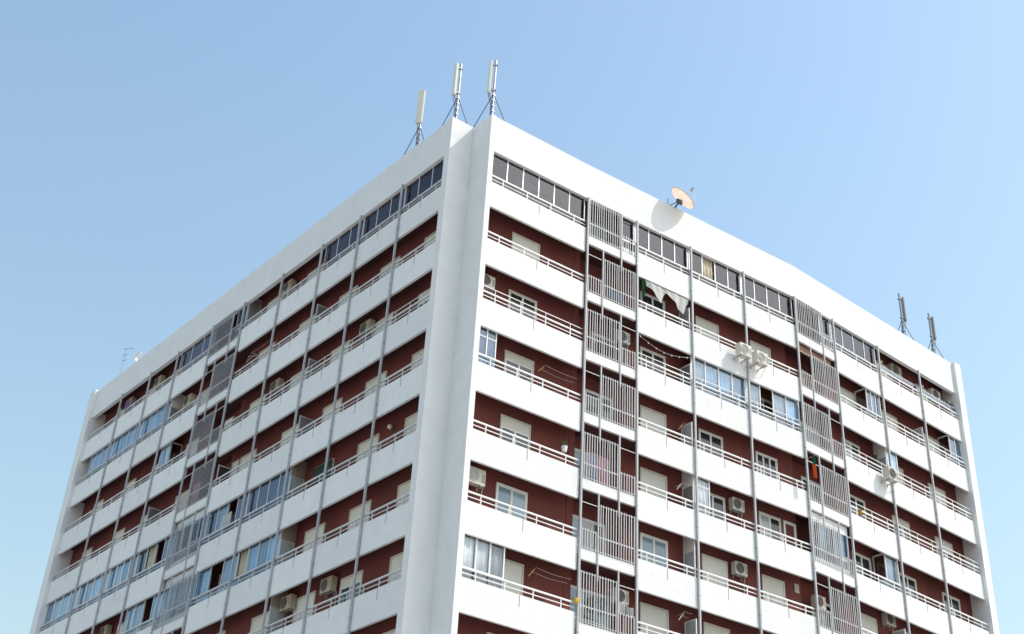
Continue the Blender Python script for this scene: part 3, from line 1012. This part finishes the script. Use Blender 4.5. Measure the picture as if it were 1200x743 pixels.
cloth('sheet', 'white sheet tied along a line in two drooping swags under the dish', 'sheet', RF[1], 9.3, -0.10, -3+2.86, 2.66, 0.86, 'cloth_white', sag=0.03, seed=4, droop=dr, amp=0.05, slant=0.0)
cloth('garment', 'dark green cloth hanging beside the drooping white sheet', 'cloth', RF[1], 9.1, -0.03, -3+2.95, 0.2, 1.0, 'cloth_green', sag=0.0, seed=5, amp=0.03)
t = thing('flag', 'green and orange cloth hanging outside the far lattice post', 'cloth', RF[1], 19.26, -0.62, -9+2.86)
for nm, z0, hh, m, sd, ww in (('green_part', 0.0, 0.42, 'cloth_green', 8, 0.17), ('orange_part', -0.40, 0.68, 'cloth_orange', 9, 0.25)):
    c = cloth(nm, 'x', 'x', RF[1], 0, 0, 0, ww, hh, m, sag=0, seed=sd, amp=0.035)
    del c['label']
    del c['category']
    c.location = (-ww/2, 0, z0)
    c.rotation_euler = (0, 0, 0)
    c.parent = t
sub('rod', t, 0, 0, 0, tubes([([(0, 0.56, 0.02), (0, -0.1, 0.03)], 0.014)], 'rod', 6), 'galvanised')
cloth('laundry', 'white top left of two hanging under the bottom lattice air conditioner', 'laundry', RF[1], 8.02, 0.15, -18+2.32, 0.36, 0.42, 'cloth_white', sag=0.03, seed=12, amp=0.03, group='white laundry under the lattice air conditioner')
cloth('laundry', 'white top right of two hanging under the bottom lattice air conditioner', 'laundry', RF[1], 8.45, 0.15, -18+2.24, 0.34, 0.42, 'cloth_white', sag=0.03, seed=13, amp=0.03, group='white laundry under the lattice air conditioner')
cloth('laundry', 'blue laundry behind the slats of the near lattice column, second row', 'laundry', RF[1], 7.2, 0.2, -3+1.75, 1.0, 0.5, 'cloth_blue', sag=0.05, seed=14)
cloth('curtain', 'pink cloth behind slats of the near lattice column', 'curtain', RF[1], 7.15, 0.55, -12+2.55, 0.5, 1.5, 'curtain_pink', sag=0.0, seed=15)
cloth('curtain', 'lilac cloth behind slats of the near lattice column', 'curtain', RF[1], 6.72, 0.55, -12+2.55, 0.42, 1.5, 'curtain_lilac', sag=0.0, seed=16)
cloth('laundry', 'white towel hanging out of an open pane among dark blue glazing, left face', 'towel', LF, -16.75, 0.12, -12+2.45, 0.8, 0.7, 'cloth_white', sag=0.04, seed=17)
cloth('laundry', 'purple laundry over the rail of a top balcony, far left', 'laundry', LF, -33.1, 0.1, 2.35, 0.65, 0.6, 'cloth_purple', sag=0.03, seed=18)
cloth('laundry', 'white laundry on the railing by a far left post, top row', 'laundry', LF, -33.75, 0.03, 2.1, 0.3, 0.6, 'cloth_white', sag=0.02, seed=19)
cloth('curtain', 'lilac pink cloth behind the far slats of the left face lattice', 'curtain', LF, -21.6, 0.5, -9+2.6, 0.7, 1.5, 'curtain_pink', sag=0.0, seed=20)
cloth('laundry', 'orange cloth lying over the rail beside the far lattice column', 'laundry', RF[2], 23.3, 0.02, -9+1.75, 0.28, 0.3, 'cloth_yellow', sag=0.02, seed=21)


def rack(F, h, k, label, x1, dz=2.5, m='rack_brown', lines=2):
    """folding clothes-line arm with lines running to the right-hand wall"""
    t = thing('drying_rack', label, 'drying rack', F, h, 0.45, -3*k+dz)
    sub('arm', t, 0, 0, 0, tubes([([(0, 0.38, 0.05), (-0.1, -0.05, -0.02), (-0.42, -0.2, -0.38)], 0.012), ([(-0.05, -0.2, 0.08), (0.03, 0.2, 0.04)], 0.012),
                                  ([(-0.25, -0.25, -0.1), (0.0, 0.0, -0.06), (0.12, 0.2, -0.02)], 0.011), ([(-0.42, -0.2, -0.38), (-0.12, -0.2, -0.02)], 0.010)], 'arm', 5), m)
    for i in range(lines):
        y = -0.2+0.25*i
        n = 10
        L_ = (x1-h)*F.k
        pts = [(L_*j/n, y, 0.05-0.10*i-0.5*L_*0.06*math.sin(math.pi*j/n)) for j in range(n+1)]
        sub('line', t, 0, 0, 0, tubes([(pts, 0.006)], 'line', 4), 'rope')


rack(RF[0], 4.0, 3, 'folding brown drying rack with lines, fourth row, beside the corner', 5.7)
rack(RF[0], 4.0, 6, 'folding drying rack with lines right of the bottom corner glazing', 5.7, dz=2.62)
rack(RF[1], 11.9, 3, 'brown drying rack beside a frosted partition, fourth row, right face', 12.1, dz=2.42)
rack(RF[1], 11.75, 4, 'pale drying rack beside a partition, fifth row, right face', 12.1, dz=2.5, m='rope')
rack(RF[1], 11.75, 6, 'pale drying rack beside a partition, bottom row, right face', 12.1, dz=2.75, m='rope')
rack(LF, -17.2, 1, 'pale folding drying rack in second row beside the left face lattice', -15, dz=2.5, m='rope')
# sagging rope with pegs, third row
t = thing('clothes_line', 'sagging rope with pegs across the third row beside the near lattice', 'clothes line', RF[1], 8.85, 0.05, -6+2.95)
n = 14
L_ = 3.3
cp = [(L_*j/n, 0, -0.05*j/n*2-0.38*math.sin(math.pi*min(1, j/n*1.0))) for j in range(n+1)]
sub('rope', t, 0, 0, 0, tubes([(cp, 0.009)], 'rope', 5), 'rope')
for j in range(1, n, 2):
    sub('peg', t, cp[j][0], 0, cp[j][2], boxes((-0.012, 0.012, -0.012, 0.012, -0.06, 0.02), name='peg'), 'white_paint')
# hanging pot and plant, fifth row
t = thing('hanging_pot', 'white pot with a leafy plant hung by the near lattice, fifth row', 'plant pot', RF[0], 5.0, 0.0, -12+1.85)
bm = bmesh.new()
add_tube(bm, [(0, 0.1, 0), (0, 0.1, 0.24)], [0.10, 0.14], 12)
sub('pot', t, 0, 0, 0, mesh_from(bm, 'pot'), 'white_paint')
sp = []
rnd = random.Random(3)
for i in range(16):
    a = rnd.uniform(0, 6.28)
    r = rnd.uniform(0.1, 0.28)
    sp.append(([(0, 0.1, 0.22), (0.5*r*math.cos(a), 0.1+0.5*r*math.sin(a), 0.38), (r*math.cos(a), 0.1+r*math.sin(a), 0.3+rnd.uniform(0, 0.35))], [0.008, 0.012, 0.004]))
sub('foliage', t, 0, 0, 0, tubes(sp, 'foliage', 4), 'plant_green')
t = thing('plant', 'small green plant in dark opening of the far lattice, second row', 'plant', RF[2], 19.75, 0.15, -3+1.45)
sp = []
for i in range(22):
    a = rnd.uniform(0, 6.28)
    r = rnd.uniform(0.08, 0.25)
    sp.append(([(0, 0, 0), (0.5*r*math.cos(a), 0.5*r*math.sin(a), 0.25), (r*math.cos(a), r*math.sin(a), 0.25+rnd.uniform(0, 0.3))], [0.01, 0.02, 0.004]))
sub('foliage', t, 0, 0, 0, tubes(sp, 'foliage', 4), 'plant_green')
bm = bmesh.new()
add_tube(bm, [(0, 0, -0.5), (0, 0, 0.02)], [0.12, 0.16], 12)
sub('pot', t, 0, 0, 0, mesh_from(bm, 'pot'), 'rack_brown')
bm = bmesh.new()
bmesh.ops.create_icosphere(bm, subdivisions=3, radius=0.12)
for v in bm.verts:
    v.co *= 1+0.18*math.sin(9*v.co.x*9+4*v.co.z*12)+rnd.uniform(-0.08, 0.08)
    v.co.y *= 0.6
o = mk('mop_head', mesh_from(bm, 'mop_head'), 'cloth_yellow')
o.location = RF[0].pt(5.72, -0.08, -18+1.74)
o['label'] = 'yellow fluffy duster on the railing left of the near lattice post'
o['category'] = 'duster'
t = thing('black_panel', 'black flat panel leaning against a partition, third row, far right', 'panel', RF[2], 25.9, 0.35, -6+1.75)
sub('screen', t, 0, 0, 0, boxes((0, 0.07, 0, 0.42, 0, 0.85), name='screen', bevel=0.01), 'dark_metal')
sub('stand', t, 0, 0, 0, boxes((-0.03, 0.1, 0.1, 0.32, -0.99, -0.001), name='stand'), 'dark_metal')


# ------------------------------------------------------------------ roof: antennas, dish, masts
def panel_antenna(x, y, z0, z1, label, m, panel_h, side, panel_lo, stays=(-37, 143, 53), w=0.26, steel='galvanised'):
    """mast with a tall sector panel held by two brackets and a tripod; side = (dx,dy) of the panel"""
    t = bpy.data.objects.new('panel_antenna', None)
    COL.objects.link(t)
    t.location = (x, y, ZO+z0)
    t['label'] = label
    t['category'] = 'antenna'
    t['group'] = 'panel antennas on the roof'
    H_ = z1-z0
    sub('mast', t, 0, 0, 0, tubes([([(0, 0, 0), (0, 0, H_)], 0.055)], 'mast', 10), steel)
    sd = Vector((side[0], side[1], 0)).normalized()
    ang = math.atan2(sd.y, sd.x)
    bm = bmesh.new()
    add_box(bm, 0.16, 0.31, -w/2, w/2, panel_lo, panel_lo+panel_h)
    bmesh.ops.bevel(bm, geom=bm.edges[:], offset=0.035, segments=3, affect='EDGES')
    p = sub('panel', t, 0, 0, 0, mesh_from(bm, 'panel'), m)
    p.rotation_euler = (0, 0, ang)
    for zz in (panel_lo+0.12*panel_h, panel_lo+0.9*panel_h):
        b = sub('clamp', t, 0, 0, zz, boxes((-0.09, 0.159, -0.05, 0.05, -0.035, 0.035), (-0.1, 0.09, -0.075, 0.075, -0.06, -0.036), name='clamp'), steel)
        b.rotation_euler = (0, 0, ang)
    for q in range(4):
        sub('collar', t, 0, 0, panel_lo-0.1-q*0.32, boxes((-0.075, 0.075, -0.075, 0.075, -0.022, 0.022), name='collar'), steel)
    # feeder cables
    c = sub('cable', t, 0, 0, 0, tubes([([(0.2, 0.05, panel_lo-0.01), (0.17, 0.06, panel_lo-0.2), (0.08, 0.07, panel_lo-0.5), (0.075, 0.06, 0.1)], 0.018),
                                        ([(0.24, -0.05, panel_lo-0.01), (0.2, -0.04, panel_lo-0.25), (0.09, -0.06, panel_lo-0.6), (0.08, -0.05, 0.05)], 0.016)], 'cable', 6), 'dark_metal')
    c.rotation_euler = (0, 0, ang)
    if stays:
        for a in stays:
            a = math.radians(a)
            sub('stay', t, 0, 0, 0, tubes([([(0.05*math.cos(a), 0.05*math.sin(a), panel_lo-0.12), (0.95*math.cos(a), 0.95*math.sin(a), 0.7)], 0.022)], 'stay', 6), 'dark_metal')


def ray(U, V):
    f = 1609.74
    return rt*((U-600-7.88)/f) - up*((V-371.5+123.26)/f) + fw


def at_depth(F, U, V, d):
    """point where the view line through a photo pixel meets the vertical plane d behind a facade run"""
    dv = ray(U, V)
    n = F.y
    q = F.o + F.y*d
    tt = (q-CAM).dot(n)/dv.dot(n)
    return CAM + dv*tt


def antenna_px(F, d, ubase, vbase, utop, vtop, label, m, panel_frac, side, lo_frac, **kw):
    p = at_depth(F, ubase, vbase, d)
    q = at_depth(F, utop, vtop, d)
    zt = q.z-ZO
    z0 = 3.9
    H_ = zt-z0
    panel_antenna(p.x, p.y, z0, zt, label, m, panel_frac*(zt-(p.z-ZO)), side, (p.z-ZO)+lo_frac*(zt-(p.z-ZO))-z0, **kw)


antenna_px(LF, 1.0, 489.5, 168, 496.5, 110, 'cream panel antenna left of the corner, standing apart from two taller masts', 'antenna_cream', 0.68, (-0.75, -0.65), 0.34, w=0.34)
antenna_px(LF, 0.95, 534.5, 137, 539.5, 76, 'cream panel antenna on tripod mast, middle of three by the corner', 'antenna_cream', 0.60, (-0.8, 0.15), 0.37, w=0.24)
antenna_px(RF[0], 0.9, 576.5, 134, 580.0, 70, 'cream panel antenna on tripod mast right above the corner edge', 'antenna_cream', 0.60, (-0.75, 0.4), 0.37, w=0.24)
antenna_px(RF[2], 0.9, 1059, 391, 1051.5, 343, 'grey panel antenna on the far right roof, left one of two', 'antenna_grey', 0.60, (0.75, -0.2), 0.33, w=0.22, steel='antenna_grey')
antenna_px(RF[2], 0.9, 1094, 412, 1086, 366, 'grey panel antenna on the far right roof, right one of two', 'antenna_grey', 0.60, (0.75, -0.2), 0.33, w=0.22, steel='antenna_grey')

# satellite dish overhanging the right roof parapet
dn = ((rt*0.707+up*0.707)*0.95+fw*0.31).normalized()      # faces up and to the right, seen from behind
c0 = at_depth(RF[1], 799, 233.5, -0.42)
t = bpy.data.objects.new('satellite_dish', None)
COL.objects.link(t)
t.location = c0
t.rotation_euler = dn.to_track_quat('Z', 'Y').to_euler()
t['label'] = 'peach coloured satellite dish overhanging the right roof parapet'
t['category'] = 'satellite dish'
bm = bmesh.new()
Rr, dep = 0.74, 0.17
rings = []
for i in range(9):
    r = Rr*i/8
    rings.append([bm.verts.new((r*math.cos(2*math.pi*k/40), r*math.sin(2*math.pi*k/40), dep*(r/Rr)**2-dep*0.5)) for k in range(40)] if i else [bm.verts.new((0, 0, -dep*0.5))])
for k in range(40):
    bm.faces.new((rings[0][0], rings[1][k], rings[1][(k+1) % 40]))
for i in range(1, 8):
    for k in range(40):
        bm.faces.new((rings[i][k], rings[i+1][k], rings[i+1][(k+1) % 40], rings[i][(k+1) % 40]))
bmesh.ops.solidify(bm, geom=bm.faces[:], thickness=0.02)
sub('reflector', t, 0, 0, 0, mesh_from(bm, 'reflector', True), 'dish_peach')
sub('feed_arm', t, 0, 0, 0, tubes([([(0, -0.70, 0.06), (0.0, -0.35, 0.55), (0, -0.08, 0.74)], 0.018), ([(0.6, 0.38, 0.06), (0, -0.05, 0.72)], 0.008), ([(-0.6, 0.38, 0.06), (0, -0.05, 0.72)], 0.008)], 'feed_arm', 6), 'antenna_cream')
bm = bmesh.new()
add_tube(bm, [(0, -0.03, 0.86), (0, -0.05, 0.72), (0, -0.055, 0.66)], [0.05, 0.05, 0.075], 12)
sub('feed_horn', t, 0, 0, 0, mesh_from(bm, 'feed_horn'), 'antenna_grey')
sub('back_bracket', t, 0, 0, 0, boxes((-0.13, 0.13, -0.16, 0.16, -0.26, -0.125), name='back_bracket', bevel=0.015), 'dark_metal')
# strut from the bracket down to the parapet top
inv = t.rotation_euler.to_matrix().inverted()
pt_top = c0 + dn*(-0.2)
foot = Vector((pt_top.x+0.05, RF[1].pt(pt_top.x, 0.1, 0).y, ZO+TOP-0.03))
foot2 = Vector((pt_top.x-0.35, RF[1].pt(pt_top.x-0.35, 0.1, 0).y, ZO+TOP-0.03))
sub('mount', t, 0, 0, 0, tubes([([inv @ (pt_top-c0), inv @ (foot-c0)], 0.045), ([inv @ (pt_top-c0+Vector((0, 0, 0.03))), inv @ (foot2-c0)], 0.025), ([inv @ (foot2+Vector((0, 0, 0.45))-c0), inv @ (foot2-c0)], 0.02)], 'mount', 8), 'dark_metal')

# thin aerial and small roof light, far left
p = at_depth(LF, 141.5, 436, 1.0)
q = at_depth(LF, 146, 410, 1.0)
t = bpy.data.objects.new('aerial', None)
COL.objects.link(t)
t.location = (p.x, p.y, ZO+3.9)
t['label'] = 'thin television aerial with short rods on the far left roof'
t['category'] = 'aerial'
Hh = q.z-ZO-3.9
sub('mast', t, 0, 0, 0, tubes([([(0, 0, 0), (0, 0, Hh)], 0.02)], 'mast', 6), 'galvanised')
for zz, ln in ((Hh-0.05, 0.55), (Hh-0.5, 0.25), (Hh-0.9, 0.22)):
    sub('rod', t, 0, 0, zz, tubes([([(ln*0.7, -ln*0.55, 0.06), (-ln*0.3, ln*0.25, 0)], 0.011), ([(-0.05, -0.05, -0.05), (0.05, 0.05, 0.05)], 0.028)], 'rod', 6), 'dark_metal')
p = at_depth(LF, 161, 421, 1.0)
t = bpy.data.objects.new('roof_floodlight', None)
COL.objects.link(t)
t.location = (p.x, p.y, ZO+3.9)
t['label'] = 'small silver box on a post beside the thin far left aerial'
t['category'] = 'floodlight'
Hh = p.z-ZO-3.9
sub('post', t, 0, 0, 0, tubes([([(0, 0, 0), (0, 0, Hh+0.2)], 0.04)], 'post', 6), 'galvanised')
b = sub('head', t, 0, 0, Hh+0.25, boxes((-0.16, 0.16, -0.06, 0.06, -0.12, 0.3), name='head', bevel=0.02), 'aluminium')
b.rotation_euler = (0.5, 0.0, 0.6)
b = sub('hood', t, -0.12, -0.1, Hh-0.1, boxes((-0.14, 0.14, -0.03, 0.03, -0.12, 0.12), name='hood', bevel=0.01), 'white_paint')
b.rotation_euler = (0.3, 0.0, 0.6)
# small fitting on the parapet by the corner mast
p = at_depth(RF[0], 588, 139, 0.12)
t = bpy.data.objects.new('cable_bracket', None)
COL.objects.link(t)
t.location = (p.x, p.y, ZO+TOP-0.004)
t['label'] = 'tiny grey fitting on the parapet edge just right of the corner mast'
t['category'] = 'bracket'
sub('foot', t, 0, 0, 0, boxes((-0.07, 0.07, -0.05, 0.05, 0.0, 0.025), name='foot'), 'galvanised')
sub('arm', t, 0, 0, 0, tubes([([(0, 0, 0.026), (0.0, 0, 0.10), (0.13, -0.02, 0.17)], 0.022)], 'arm', 6), 'galvanised')
